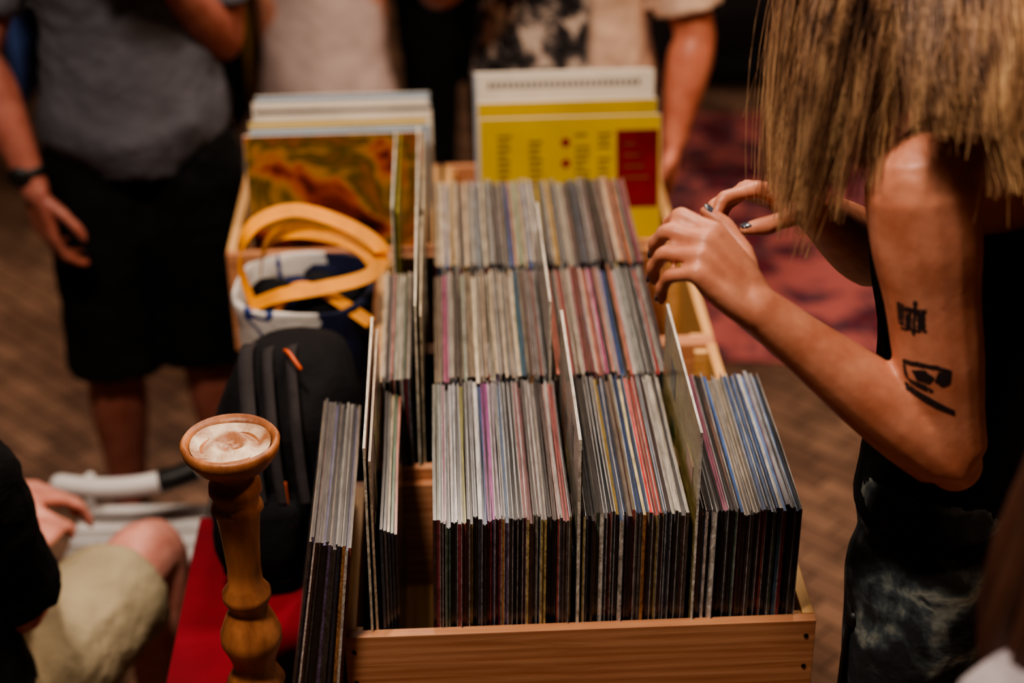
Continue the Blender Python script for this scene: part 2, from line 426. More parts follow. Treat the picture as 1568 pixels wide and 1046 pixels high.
# ------------------------------------------------------------------ candlestick
m_cw=mat('turned_wood',lin(182,118,74),.45,.3,10,.15,stretch=(3,3,.5),col2=lin(126,76,46))
m_wax=mat('white_wax',lin(225,205,180),.4,.2,30,.3,col2=lin(150,100,70),sss=.2)
ce=empty('wooden_candlestick',(-.3227,1.643,TT+.002))
prof=[(.0,.752),(.050,.752),(.052,.765),(.045,.78),(.03,.80),(.028,.815),(.036,.83),(.030,.842),(.025,.85),(.028,.868),(.037,.892),(.037,.905),(.030,.925),(.0235,.94),(.0235,.946),(.029,.957),(.029,.965),(.021,.978),(.020,1.0),(.022,1.04),(.026,1.078),(.031,1.086),(.028,1.094),(.026,1.10),(.031,1.11),(.030,1.12),(.021,1.128),(.023,1.138),(.045,1.15),(.055,1.165),(.057,1.176),(.053,1.181),(.047,1.172),(.045,1.168),(0,1.168)]
bm=bmesh.new(); prev=None; S=40
for r,z in prof:
    if r==0: ring=[bm.verts.new((-.3227,1.643,z+.001))]
    else: ring=[bm.verts.new((-.3227+r*math.cos(2*math.pi*k/S),1.643+r*math.sin(2*math.pi*k/S),z+.001)) for k in range(S)]
    if prev:
        for k in range(S):
            if len(prev)==1: bm.faces.new((prev[0],ring[k],ring[(k+1)%S]))
            elif len(ring)==1: bm.faces.new((prev[k],prev[(k+1)%S],ring[0]))
            else: bm.faces.new((prev[k],prev[(k+1)%S],ring[(k+1)%S],ring[k]))
    prev=ring
finish('turned_stem',bm,m_cw,parent=ce)
bm=bmesh.new(); prev=None
for i in range(8):
    r=.046*(1-i/7)+.0001
    z=1.172+.003*math.cos(i*1.6)
    ring=[bm.verts.new((-.3227+r*math.cos(2*math.pi*k/S),1.643+r*math.sin(2*math.pi*k/S),z+.0015*math.sin(3*2*math.pi*k/S+i))) for k in range(S)]
    if prev:
        for k in range(S): bm.faces.new((prev[k],prev[(k+1)%S],ring[(k+1)%S],ring[k]))
    prev=ring
finish('melted_wax',bm,m_wax,parent=ce)
# ------------------------------------------------------------------ backpack
m_blk=cloth('black_nylon',lin(24,23,26),.2,.5)
m_grey=cloth('grey_webbing',lin(58,54,56),.3,.3)
m_orange=mat('orange_zip',lin(210,95,50),.5)
be=empty('black_backpack',(-.33,2.06,TT+.002))
bm=bmesh.new(); c0=V((-.332,2.075,0)); 
loft(bm,[(c0+V((0,0,TT+.012)),V((.095,0,0)),V((0,.11,0))),(c0+V((0,0,TT+.05)),V((.105,0,0)),V((0,.125,0))),(c0+V((0.0,0,.88)),V((.104,0,0)),V((0,.125,0))),
 (c0+V((.012,0,.97)),V((.098,0,0)),V((0,.12,0))),(c0+V((.024,.01,1.03)),V((.080,0,0)),V((0,.09,0))),(c0+V((.028,.01,1.06)),V((.04,0,0)),V((0,.045,0)))],28,4,power=.75)
loft(bm,[(V((-.355,1.94,.775)),V((.058,0,0)),V((0,.03,0))),(V((-.355,1.935,.83)),V((.062,0,0)),V((0,.035,0))),(V((-.355,1.94,.90)),V((.055,0,0)),V((0,.03,0)))],20,3,power=.7)
finish('bag_body',bm,m_blk,parent=be,disp=.034)
bm=bmesh.new()
for dx in (0,.03,.062):
    ribbon(bm,[(-.37+dx,2.11,1.048),(-.365+dx,2.03,1.070),(-.355+dx,1.955,1.025),(-.350+dx,1.931,.95),(-.345+dx,1.920,.90)],(1,0,.1),.014 if dx else .020)
finish('padded_straps',bm,m_grey,parent=be)
bm=bmesh.new()
ribbon(bm,[(-.385,1.955,1.01),(-.382,1.930,.975),(-.378,1.918,.95)],(1,0,0),.006)
ribbon(bm,[(-.375,1.902,.905),(-.371,1.894,.88),(-.369,1.887,.85)],(1,0,0),.008)
ribbon(bm,[(-.312,1.933,.93),(-.310,1.923,.90),(-.308,1.913,.87)],(1,0,0),.005)
tube(bm,[(-.31,2.03,1.08),(-.30,2.0,1.092),(-.285,1.985,1.077)],[.003]*3,8)
finish('zip_pulls',bm,m_orange,parent=be)
# ------------------------------------------------------------------ tote bag
m_tote,nt,b=newmat('tote_canvas')
vec=coords(nt,(1,1,1)); sx=nt.nodes.new('ShaderNodeSeparateXYZ'); nt.links.new(vec,sx.inputs[0])
f=noisetex(nt,vec,14,2,.5)
ad=nt.nodes.new('ShaderNodeMath'); ad.operation='MULTIPLY_ADD'; ad.inputs[1].default_value=.12
nt.links.new(f,ad.inputs[0]); nt.links.new(sx.outputs['X'],ad.inputs[2])
mr=nt.nodes.new('ShaderNodeMapRange'); mr.inputs['From Min'].default_value=-.42; mr.inputs['From Max'].default_value=-.12
nt.links.new(ad.outputs[0],mr.inputs['Value'])
nt.links.new(ramp(nt,mr.outputs[0],[(0,lin(205,200,195)),(.28,lin(205,200,195)),(.30,lin(40,60,120)),(.33,lin(210,205,200)),(.58,lin(200,195,192)),(.60,lin(22,28,62))],'CONSTANT'),b.inputs['Base Color'])
b.inputs['Roughness'].default_value=.7; bump(nt,b,noisetex(nt,vec,20,4),.5,.01)
tb=empty('tote_bag',(-.32,2.38,TT+.002))
bm=bmesh.new(); c=V((-.325,2.385,0))
rl=[(c+V((0,0,TT+.008)),V((.085,0,0)),V((0,.08,0))),(c+V((0,0,TT+.06)),V((.10,0,0)),V((0,.10,0))),(c+V((0,0,.90)),V((.104,0,0)),V((0,.105,0))),(c+V((.0,0,.98)),V((.108,0,0)),V((0,.108,0))),(c+V((.0,0,1.005)),V((.109,0,0)),V((0,.110,0))),
 (c+V((.0,0,1.0)),V((.103,0,0)),V((0,.104,0))),(c+V((.0,0,.95)),V((.096,0,0)),V((0,.097,0)))]
loft(bm,rl,32,4,power=.7); finish('bag_body',bm,m_tote,parent=tb,disp=.018)
bm=bmesh.new(); random.seed(3)
for i in range(12):
    a=i*2.4; r=.065*math.sqrt(i/12)
    ell(bm,(c.x+r*math.cos(a)*1.1,c.y+r*math.sin(a)*1.1,.975+random.uniform(-.01,.025)),(.034,.030,.026),mi=[0,1,0,0,0,1][i%6],sub=2)
finish('bag_contents',bm,[m_blk,cloth('navy_cloth',lin(30,36,70)),m_wht],parent=tb,disp=.02)
m_ystrap=mat('yellow_strap',lin(238,152,10),.6,.18,20,.1)
bm=bmesh.new()
ribbon(bm,[(-.395,2.33,.985),(-.412,2.335,1.05),(-.408,2.35,1.095),(-.380,2.37,1.122),(-.330,2.385,1.130),(-.27,2.38,1.115),(-.215,2.36,1.092),(-.196,2.34,1.072),(-.218,2.315,1.050),(-.29,2.30,1.038),(-.35,2.295,1.030),(-.395,2.30,1.01)],(0,.9,.75),.023)
ribbon(bm,[(-.40,2.44,1.0),(-.385,2.42,1.055),(-.35,2.40,1.085),(-.29,2.385,1.088),(-.235,2.375,1.070),(-.208,2.35,1.052)],(0,.9,.6),.024)
ribbon(bm,[(-.36,2.30,1.0),(-.33,2.305,1.035),(-.29,2.31,1.028),(-.25,2.30,1.005),(-.215,2.285,.985)],(0,.8,.6),.020)
finish('yellow_straps',bm,m_ystrap,parent=tb,smooth=False)
# ------------------------------------------------------------------ white slatted chair (behind seated man)
m_whp=mat('white_plastic',lin(225,220,218),.35,.05)
m_bkp=mat('black_grip',lin(18,18,18),.5)
wc=empty('white_slatted_chair',(-.65,2.54,FL))
bm=bmesh.new()
for i in range(4): box(bm,-.80,-.525,2.455+i*.045,2.488+i*.045,.415,.432)
for x in (-.785,-.54):
    for y in (2.475,2.61): tube(bm,[(x,y,FL),(x,y,.3),(x,y,.415)],[.012]*3,10,2,False)
tube(bm,[(-.785,2.61,.43),(-.775,2.60,.50),(-.76,2.56,.535)],[.010]*3,8,2,False)
tube(bm,[(-.54,2.61,.43),(-.54,2.62,.52),(-.54,2.60,.575)],[.010]*3,8,2,False)
finish('seat_and_legs',bm,m_whp,parent=wc,smooth=False,bevel=.003)
bm=bmesh.new(); bk=bmesh.new()
rail=[V((-.81,2.54,.535)),V((-.745,2.53,.532)),V((-.68,2.53,.534)),V((-.630,2.535,.540)),V((-.60,2.54,.546)),V((-.565,2.55,.556)),V((-.535,2.57,.570)),V((-.518,2.63,.582))]
tube(bm,rail,[.018]*8,12,5)
tube(bk,[rail[3],rail[4],rail[5]],[.0200]*3,12,5,False)
finish('curved_rail',bm,m_whp,parent=wc); finish('rail_grip',bk,m_bkp,parent=wc)
# ------------------------------------------------------------------ people
def hand(bm,W,F,N,left,s=1.0,curl=None,spread=.05,thumb=None,fr=1.0):
    W=V(W);F=V(F).normalized();N=V(N);N=(N-F*N.dot(F)).normalized()
    T=F.cross(N) if left else -F.cross(N)
    curl=curl or [(15,22,15)]*4
    off=[.030,.0105,-.0095,-.028]; ml=[.086,.088,.083,.075]
    ph=[(.042,.026,.021),(.046,.030,.022),(.043,.028,.021),(.033,.021,.019)]
    rd=[.0092,.0095,.009,.008]; tips=[]
    for i in range(4):
        o=off[i]*s; k=W+F*ml[i]*s+T*o
        tube(bm,[W+T*o*.55-F*.004,W+F*ml[i]*s*.5+T*o*.85,k],[.0135*s,.0135*s,.0108*s],10,3)
        p=k; ang=0; pts=[p-N*.001]; 
        for j in range(3):
            ang+=math.radians(curl[i][j]); d=(F*math.cos(ang)-N*math.sin(ang)+T*spread*(1.5-i)*.6).normalized()
            p=p+d*ph[i][j]*s; pts.append(p)
        r=rd[i]*s*fr
        P2=[pts[0]];R2=[r*1.18]
        for j in range(3):
            P2+= [(pts[j]+pts[j+1])/2,pts[j+1]]; R2+=[r*(.96-.06*j),r*(1.05-.1*j) if j<2 else r*.72]
        tube(bm,P2,R2,10,2)
        nn=(N*math.cos(ang)+F*math.sin(ang)).normalized()
        tips.append((p-d*.003*s+nn*r*.66,d,nn,r))
    tube(bm,[W+F*.02*s+T*.012*s,W+F*.05*s+T*.022*s-N*.008*s],[.016*s,.014*s],10,1)
    b0=W+F*.015*s+T*.02*s-N*.004*s
    if thumb is None: thumb=[(.55,.75,-.25),(.8,.45,-.35),(.95,.1,-.35)]
    L=[.042,.034,.027]; pts=[b0];p=b0
    for (a,b_,c_),l in zip(thumb,L):
        d=(F*a+T*b_+N*c_).normalized(); p=p+d*l*s; pts.append(p)
    tube(bm,[pts[0],(pts[0]+pts[1])/2,pts[1],(pts[1]+pts[2])/2,pts[2],(pts[2]+pts[3])/2,pts[3]],[.014*s,.0135*s,.0118*s,.0105*s,.0112*s,.0102*s,.0075*s],10,2)
    tips.append((pts[3]+(N*.8+T*.3).normalized()*.006*s,d,(N*.8+T*.3).normalized(),.01*s))
    return tips
def head(bm,c,f,l,s=1.0):
    u=f.cross(l) if f.cross(l).z>0 else -f.cross(l)
    R=Matrix((l,f,u)).transposed()
    ell(bm,c+u*.02*s-f*.008*s,(.076*s,.095*s,.098*s),R)
    ell(bm,c-u*.045*s+f*.022*s,(.058*s,.066*s,.068*s),R)
    ell(bm,c-u*.088*s+f*.062*s,(.022*s,.020*s,.018*s),R)
    tube(bm,[c+u*.012*s+f*.082*s,c-u*.012*s+f*.097*s,c-u*.028*s+f*.106*s],[.008*s,.010*s,.013*s],10,2)
    ell(bm,c-u*.056*s+f*.083*s,(.024*s,.012*s,.006*s),R)
    ell(bm,c-u*.066*s+f*.080*s,(.021*s,.012*s,.007*s),R)
    for sg in (-1,1):
        ell(bm,c+l*sg*.076*s-u*.01*s,(.010*s,.019*s,.032*s),R,sub=2)
        ell(bm,c+l*sg*.032*s+u*.022*s+f*.080*s,(.022*s,.010*s,.007*s),R,sub=2)
    return u,R
m_eyew=mat('eye_white',lin(230,225,220),.2,.02); m_iris=mat('eye_iris',lin(50,35,25),.2,.05); m_lip=mat('lips',lin(150,80,75),.4,.05)
def torso(bm,P,Nk,f,l,m=1.0,g=0.0,t0=0,t1=7,female=False):
    P=V(P);Nk=V(Nk)
    R=[(-.16,.11,.095),(.0,.165,.115),(.22,.150,.105),(.42,.140,.100),(.62,.160,.115),(.80,.172,.115),(.93,.145,.085),(1.0,.085,.065),(1.08,.058,.056)]
    if female: R=[(-.16,.11,.095),(.0,.165,.110),(.2,.140,.095),(.40,.118,.085),(.62,.135,.098),(.78,.148,.105),(.92,.135,.075),(1.0,.075,.055),(1.08,.047,.048)]
    rl=[]
    for t,a,b_ in R[t0:t1+2]:
        c=P+(Nk-P)*t; rl.append((c,l*(a*m+g),f*(b_*m+g)))
    loft(bm,rl,26,4)
def person(name,face,P,Nk,Hc,sh,el,wr,hp,kn,an,skinc,topc,botc,hairc,m=1.0,sleeve_t=.75,bot='shorts',hem=.9,hands=None,female=False,
           vox=.006,hface=None,longhair=False,topmat=None,botmat=None,skirt=None,shoe=(40,38,38),nails=None,feet=None,tlo=1,thi=5,build_hair=True,straps=False,disp=.012,arm=1.0,bw=1,armdetail=False):
    f=V((*face,0)).normalized(); l=V((-f.y,f.x,0))
    P=V(P);Nk=V(Nk);Hc=V(Hc)
    e=empty(name,(P.x,P.y,FL))
    ms=skin(name+'_skin',lin(*skinc))
    bm=bmesh.new()
    torso(bm,P,Nk,f,l,m*.97,0,0,7,female)
    hf=V(hface).normalized() if hface else f
    hl=V((-hf.y,hf.x,0)).normalized()
    tube(bm,[Nk-V((0,0,.02)),Nk.lerp(Hc,.5)-hf*.012,Hc-hf*.015-V((0,0,.03))],[.060*m,.052*m,.050*m],14,3)
    u,R=head(bm,Hc,hf,hl,1.0)
    tips=[]
    am=m*arm
    for k in range(2):
        s,e_,w=V(sh[k]),V(el[k]),V(wr[k])
        tube(bm,[Nk.lerp(s,.35)-V((0,0,.03)),Nk.lerp(s,.75)-V((0,0,.018)),s],[.055*m,.056*m,.056*am],14,3)
        tube(bm,[s,s.lerp(e_,.2),s.lerp(e_,.4),s.lerp(e_,.62),s.lerp(e_,.82),e_,e_.lerp(w,.2),e_.lerp(w,.45),e_.lerp(w,.75),w],[.057*am,.056*am,.049*am,.047*am,.042*am,.038*am,.043*am,.039*am,.030*am,.0245*am],16,3)
        ell(bm,e_-( (w-e_).normalized()+(s-e_).normalized() ).normalized()*.012,(.030*am,.030*am,.030*am))
        d=(w-e_).normalized()
        hh=hands[k] if hands else {}
        F=V(hh.get('F',d)); N=V(hh.get('N',(l*(1 if k==0 else -1)).to_tuple()))
        tips+=hand(bm,w,F,N,k==0,hh.get('s',1.0),hh.get('curl'),hh.get('spread',.05),hh.get('thumb'),hh.get('fr',1.0))
    for k in range(2):
        h,n_,a=V(hp[k]),V(kn[k]),V(an[k])
        tube(bm,[h,h.lerp(n_,.3),h.lerp(n_,.75),n_,n_.lerp(a,.3),n_.lerp(a,.7),a],[.085*m,.082*m,.062*m,.056*m,.056*m,.042*m,.036*m],16,4)
        fd=V(feet[k]).normalized() if feet else f
        tube(bm,[a-fd*.03-V((0,0,.03)),a+fd*.08-V((0,0,.04)),a+fd*.16-V((0,0,.052))],[.036,.036,.026],12,3)
    finish('body',bm,ms,parent=e,remesh=vox,smo=3)
    bm=bmesh.new()
    for k in range(2):
        a=V(an[k]); fd=V(feet[k]).normalized() if feet else f; sd=V((-fd.y,fd.x,0)); z=a.z-.065
        loft(bm,[(V((a.x,a.y,z))-fd*.06+V((0,0,.02)),sd*.03,V((0,0,.03))),(V((a.x,a.y,z))+V((0,0,.03)),sd*.042,V((0,0,.045))),(V((a.x,a.y,z))+fd*.1+V((0,0,.015)),sd*.048,V((0,0,.034))),(V((a.x,a.y,z))+fd*.19,sd*.038,V((0,0,.02)))],16,3)
    finish('shoes',bm,mat(name+'_shoe',lin(*shoe),.6),parent=e)
    tm=topmat or cloth(name+'_top',lin(*topc))
    bm=bmesh.new()
    torso(bm,P,Nk,f,l,m,.012,tlo,thi,female)
    if sleeve_t>0:
        for k in range(2):
            s,e_,w=V(sh[k]),V(el[k]),V(wr[k])
            tube(bm,[Nk.lerp(s,.30)-V((0,0,.03)),Nk.lerp(s,.75)-V((0,0,.012)),s],[.066*m,.068*m,.070*m],14,3)
            st=min(sleeve_t,1)
            tube(bm,[s,s.lerp(e_,st*.5),s.lerp(e_,st)],[.070*m,.066*m,.064*m],16,3,False)
    finish('shirt' if not straps else 'tank_top',bm,tm,parent=e,remesh=.008 if not straps else .006,smo=2,disp=disp)
    bmt=botmat or cloth(name+'_bottoms',lin(*botc))
    bm=bmesh.new()
    if skirt:
        rl=[(P+(Nk-P)*.25,l*.15,f*.11)]
        for zz,w in skirt: rl.append((V((P.x,P.y,zz)),l*w,f*w*.8))
        loft(bm,rl,32,4)
        finish('skirt',bm,bmt,parent=e,disp=.03)
    else:
        torso(bm,P,Nk,f,l,m,.009+(.008 if bw>1 else 0),0,bw,female)
        for k in range(2):
            h,n_,a=V(hp[k]),V(kn[k]),V(an[k])
            ell(bm,h,(.099*m,.099*m,.105*m))
            if hem<=1: tube(bm,[h,h.lerp(n_,hem*.4),h.lerp(n_,hem*.75),h.lerp(n_,hem)],[.099*m,.100*m,.092*m,.090*m],18,3,False)
            else: tube(bm,[h,h.lerp(n_,.5),n_,n_.lerp(a,.5),n_.lerp(a,.95)],[.099*m,.085*m,.068*m,.062*m,.055*m],18,3,False)
        finish('shorts' if hem<=1 else 'trousers',bm,bmt,parent=e,remesh=.009,smo=2,disp=disp)
    bm=bmesh.new()
    for sg in (-1,1):
        ell(bm,Hc+hl*sg*.032+u*.010+hf*.081,(.013,.012,.008),R,0,2)
        ell(bm,Hc+hl*sg*.032+u*.010+hf*.089,(.006,.006,.006),R,1,2)
        ell(bm,Hc+hl*sg*.034+u*.034+hf*.087,(.020,.006,.004),R,3,2)
    ell(bm,Hc-u*.060+hf*.087,(.022,.010,.007),R,2,2)
    mh=mat(name+'_hair',lin(*hairc),.5,.3,60,.4,stretch=(1,1,.1))
    finish('face_features',bm,[m_eyew,m_iris,m_lip,mh],parent=e)
    if build_hair:
        bm=bmesh.new()
        ell(bm,Hc+u*.035-hf*.022,(.088,.100,.098),R)
        if longhair:
            for i in range(40):
                a=math.pi*(.28+1.44*i/39)
                dx=(hf*math.cos(a)+hl*math.sin(a))
                p0=Hc+u*.05+dx*.07
                p1=Hc-u*.04+dx*.098
                p2=Hc-u*.17+dx*(.115+.01*math.sin(i*2.1))
                p3=Hc-u*(.27+.02*math.sin(i*1.7))+dx*.11
                tube(bm,[p0,p1,p2,p3],[.022,.020,.017,.006],8,3)
        finish('hair',bm,mh,parent=e,disp=.012)
    if nails:
        bm=bmesh.new()
        for p,d,n_,r in tips:
            s_=d.cross(n_).normalized(); Rm=Matrix((s_,d,n_)).transposed()
            ell(bm,p,(r*.62,r*.85,r*.22),Rm,0,2)
        finish('nails',bm,mat(name+'_nails',lin(*nails),.15,.05,coat=1),parent=e)
    return e,tips
# ---- woman browsing (right)
camo,nt,b=newmat('dark_patterned_trousers')
vec=coords(nt,(1,1,1)); f=noisetex(nt,vec,15,4,.5)
nt.links.new(ramp(nt,f,[(.3,lin(22,24,28)),(.48,lin(38,42,48)),(.55,lin(72,82,86)),(.62,lin(130,136,128)),(.70,lin(40,46,52))]),b.inputs['Base Color'])
b.inputs['Roughness'].default_value=.85; bump(nt,b,noisetex(nt,vec,9,4),.5,.02)
wf=(-.87,.5)
we,wt=person('woman_browsing',wf,(.528,1.69,1.07),(.492,1.675,1.575),(.435,1.70,1.745),
 sh=[(.403,1.528,1.528),(.59,1.83,1.53)],el=[(.456,1.500,1.235),(.45,1.885,1.28)],wr=[(.246,1.523,1.402),(.328,1.69,1.436)],
 hp=[(.480,1.61,1.0),(.575,1.77,1.0)],kn=[(.48,1.61,.58),(.565,1.78,.58)],an=[(.51,1.61,.18),(.60,1.78,.18)],
 skinc=(200,136,108),topc=(16,15,17),botc=(30,32,34),hairc=(120,85,55),m=.96,sleeve_t=0,hem=2,female=True,vox=.0036,
 hface=(-.82,.42,-.38),botmat=camo,build_hair=False,straps=True,nails=(70,75,85),thi=4,arm=1.03,disp=.006,bw=1,
 hands=[dict(F=(-.66,.12,.74),N=(.50,-.58,.62),s=.96,curl=[(44,55,30),(54,50,28),(62,46,28),(70,40,25)],spread=.12,fr=1.0),
        dict(F=(-.93,-.12,.34),N=(.22,.42,.85),s=.93,curl=[(30,45,25),(42,48,28),(52,50,30),(56,52,30)],spread=.14,fr=.98,thumb=[(.6,.6,-.4),(.85,.2,-.5),(.9,0,-.4)])])
bm=bmesh.new()
ribbon(bm,[(.412,1.590,1.01),(.394,1.588,.95),(.390,1.590,.86),(.392,1.592,.76),(.395,1.595,.68)],(-.5,-.4,0),.014,th=.002)
ell(bm,(.395,1.586,.955),(.010,.010,.012),None,0,2)
finish('hanging_strap',bm,m_bkp,parent=we)
# tattoo
bm=bmesh.new()
arm_ob=[o for o in we.children if o.name.startswith('body')][0]
def inpoly(x,z,poly):
    c=False;n=len(poly);j=n-1
    for i in range(n):
        xi,zi=poly[i];xj,zj=poly[j]
        if (zi>z)!=(zj>z) and x<(xj-xi)*(z-zi)/(zj-zi)+xi: c=not c
        j=i
    return c
polys=[]
def pxp(pts,cx,cz,k): return [(cx+a*k,cz-b_*k) for a,b_ in pts]
k=.00064; cx,cz=.394,1.410
polys+= [pxp(p,cx,cz,k) for p in ([(-22,-20),(-11,-21),(-7,20),(-18,22)],[(-9,-18),(-1,-18),(3,22),(-5,22)],[(0,-32),(5,-32),(9,30),(5,30)],[(7,-14),(18,-15),(22,18),(11,20)],[(-24,-14),(20,-20),(20,-15),(-24,-9)],[(-10,24),(24,16),(24,20),(-10,28)])]
cx,cz=.416,1.335;k=.00070
polys+= [pxp(p,cx,cz,k) for p in ([(-38,-32),(-18,-38),(10,-38),(30,-32),(30,-27),(8,-32),(-16,-31),(-34,-25)],[(-38,-30),(-31,-30),(-24,-8),(-32,-6)],
 [(-22,-22),(-6,-28),(8,-18),(2,-6),(-14,-8)],[(12,-28),(30,-28),(30,-10),(20,-4),(8,-12)],[(-28,-6),(-4,-4),(10,4),(4,8),(-20,2)],[(-30,2),(6,16),(42,34),(42,42),(4,28),(-30,12)])]
st=.0009; vd={}
def gv(i,j):
    if (i,j) not in vd: vd[(i,j)]=bm.verts.new((.34+i*st,1.36,1.28+j*st))
    return vd[(i,j)]
A0=V((.403,0,1.528)); A1=V((.456,0,1.235))
for i in range(140):
    for j in range(180):
        x=.34+(i+.5)*st; z=1.28+(j+.5)*st
        t=(1.528-z)/(1.528-1.235); axx=A0.x+(A1.x-A0.x)*t
        if abs(x-axx)>.041: continue
        if noise.noise(V((x*260,z*260,0)))>.55: continue
        if any(inpoly(x,z,p) for p in polys): bm.faces.new((gv(i,j),gv(i+1,j),gv(i+1,j+1),gv(i,j+1)))
tat=finish('tattoo',bm,mat('tattoo_ink',lin(38,32,34),.5,.1),parent=we)
sw=tat.modifiers.new('wrap','SHRINKWRAP'); sw.target=arm_ob; sw.wrap_method='PROJECT'; sw.use_project_y=True
sw.use_project_x=False; sw.use_project_z=False
sw.use_positive_direction=True; sw.use_negative_direction=False; sw.offset=.0006
# hair strands: tapering wavy locks
random.seed(11)
cu=bpy.data.curves.new('long_hair','CURVE'); cu.dimensions='3D'; cu.bevel_depth=.0007; cu.bevel_resolution=0; cu.use_fill_caps=False
Hc=V((.435,1.70,1.755))
locks=[]
for i in range(230):
    if random.random()<.50:
        x=.266+.13*random.random()**1.15; y=random.uniform(1.50,1.67)
        z=1.45+1.15*max(0,x-.288)+.10*random.random()**1.3
    else:
        x=random.uniform(.37,.68); y=random.uniform(1.43,1.60)-(.02 if x>.45 else 0)
        z=random.uniform(1.60,1.66) if x<.445 else random.uniform(1.545,1.61)-max(0,x-.46)*.45
        if x<.50: y=min(y,1.455)
    locks.append((V((x,y,z)),random.uniform(0,6.28),random.uniform(.005,.015),random.uniform(5.0,8),random.gauss(0,.12),random.uniform(.13,.195)))
def strand(lk):
    e0,ph,w,fq,da,bul=lk
    d=V((e0.x-Hc.x,e0.y-Hc.y,0)); d=d.normalized() if d.length>.01 else V((0,-1,0))
    d=Matrix.Rotation(da,3,'Z')@d; sdir=V((-d.y,d.x,0))
    a=random.gauss(0,1); c=random.gauss(0,1); ln=random.random()**2*.05
    start=Hc+V((d.x*.045,d.y*.045,.108))+sdir*a*.010+d*c*.008
    ctrl=Hc+V((d.x*bul,d.y*bul,.04))+sdir*a*.016+d*c*.006
    end=e0+sdir*a*.0050+d*c*.003+V((0,0,ln))
    n=14; sp=cu.splines.new('POLY'); sp.points.add(n-1); r=random.uniform(.7,1.2); p2=ph+a*.12
    for i in range(n):
        t=i/(n-1)
        p=start*(1-t)**2+ctrl*2*t*(1-t)+end*t*t
        amp=w*min(1,t*1.6)
        p=p+sdir*math.sin(t*fq+p2)*amp+d*math.cos(t*fq*.8+p2)*amp*.6
        sp.points[i].co=(*p,1); sp.points[i].radius=r*(1.15-.85*t)
for lk in locks:
    for j in range(36): strand(lk)
for i in range(500):
    lk=list(random.choice(locks)); lk[0]=lk[0]+V((random.gauss(0,.012),random.gauss(0,.01),random.gauss(0,.02))); lk[1]+=random.uniform(-1,1); lk[4]+=random.gauss(0,.06)
    strand(lk)
m_hair,nt,b=newmat('blond_brown_hair')
vec=coords(nt,(1,1,.05)); f=noisetex(nt,vec,60,3)
g=coords(nt,(1,1,1)); s3=nt.nodes.new('ShaderNodeSeparateXYZ'); nt.links.new(g,s3.inputs[0])
mr=nt.nodes.new('ShaderNodeMapRange'); mr.inputs['From Min'].default_value=1.80; mr.inputs['From Max'].default_value=1.48; mr.inputs['To Min'].default_value=-.12; mr.inputs['To Max'].default_value=.09
nt.links.new(s3.outputs['Z'],mr.inputs['Value'])
mr2=nt.nodes.new('ShaderNodeMapRange'); mr2.inputs['From Min'].default_value=.34; mr2.inputs['From Max'].default_value=.50; mr2.inputs['To Min'].default_value=0; mr2.inputs['To Max'].default_value=.14  # golden light on the right side put into the hair colour
nt.links.new(s3.outputs['X'],mr2.inputs['Value'])
ad=nt.nodes.new('ShaderNodeMath'); nt.links.new(f,ad.inputs[0]); nt.links.new(mr.outputs[0],ad.inputs[1])
ad2=nt.nodes.new('ShaderNodeMath'); nt.links.new(ad.outputs[0],ad2.inputs[0]); nt.links.new(mr2.outputs[0],ad2.inputs[1])
nt.links.new(ramp(nt,ad2.outputs[0],[(.3,lin(66,46,36)),(.45,lin(126,92,70)),(.58,lin(186,146,110)),(.78,lin(238,198,146))]),b.inputs['Base Color'])
b.inputs['Roughness'].default_value=.36; b.inputs['Specular IOR Level'].default_value=.6
cu.materials.append(m_hair); ho=link(bpy.data.objects.new('long_hair',cu)); adopt(ho,we)
bm=bmesh.new(); ell(bm,Hc+V((.005,0,.01)),(.096,.088,.108)); 
loft(bm,[(V((.45,1.67,1.80)),V((.07,0,0)),V((0,.07,0))),(V((.45,1.62,1.72)),V((.105,0,0)),V((0,.05,0))),(V((.46,1.585,1.66)),V((.10,0,0)),V((0,.035,0))),(V((.47,1.56,1.63)),V((.07,0,0)),V((0,.02,0)))],20,3)
finish('hair_underlayer',bm,m_hair,parent=we)
# ---- man in grey tee (left, standing)
m_tee=mat('grey_tee',lin(90,90,98),.95,.12,8,.5,bscale=8,bdist=.03,spec=.2)
mg,_=person('man_in_grey_tee',(.30,-.95),(-.705,3.03,1.03),(-.70,3.02,1.53),(-.67,2.98,1.71),
 sh=[(-.525,3.07,1.46),(-.885,2.98,1.46)],el=[(-.535,3.08,1.17),(-.945,2.92,1.20)],wr=[(-.60,2.87,1.38),(-.862,2.85,.965)],
 hp=[(-.62,3.05,.95),(-.785,3.02,.95)],kn=[(-.615,3.03,.52),(-.80,2.98,.52)],an=[(-.60,3.07,.18),(-.82,3.03,.18)],
 skinc=(165,104,90),topc=(84,84,90),botc=(13,13,14),hairc=(40,30,25),m=1.04,sleeve_t=.7,hem=.98,topmat=m_tee,vox=.0055,tlo=0,disp=.02,
 hands=[dict(curl=[(35,45,30)]*4),dict(F=(.10,-.10,-.99),N=(-.7,-.7,0),curl=[(22,25,15),(26,28,18),(30,30,20),(34,30,20)],spread=.0)])
bm=bmesh.new()
tube(bm,[V((-.872,2.862,.995)),V((-.874,2.864,1.01))],[.032,.032],18,1,False); ell(bm,(-.882,2.832,1.002),(.022,.008,.020),None,0,2)
finish('wristwatch',bm,m_bkp,parent=mg)
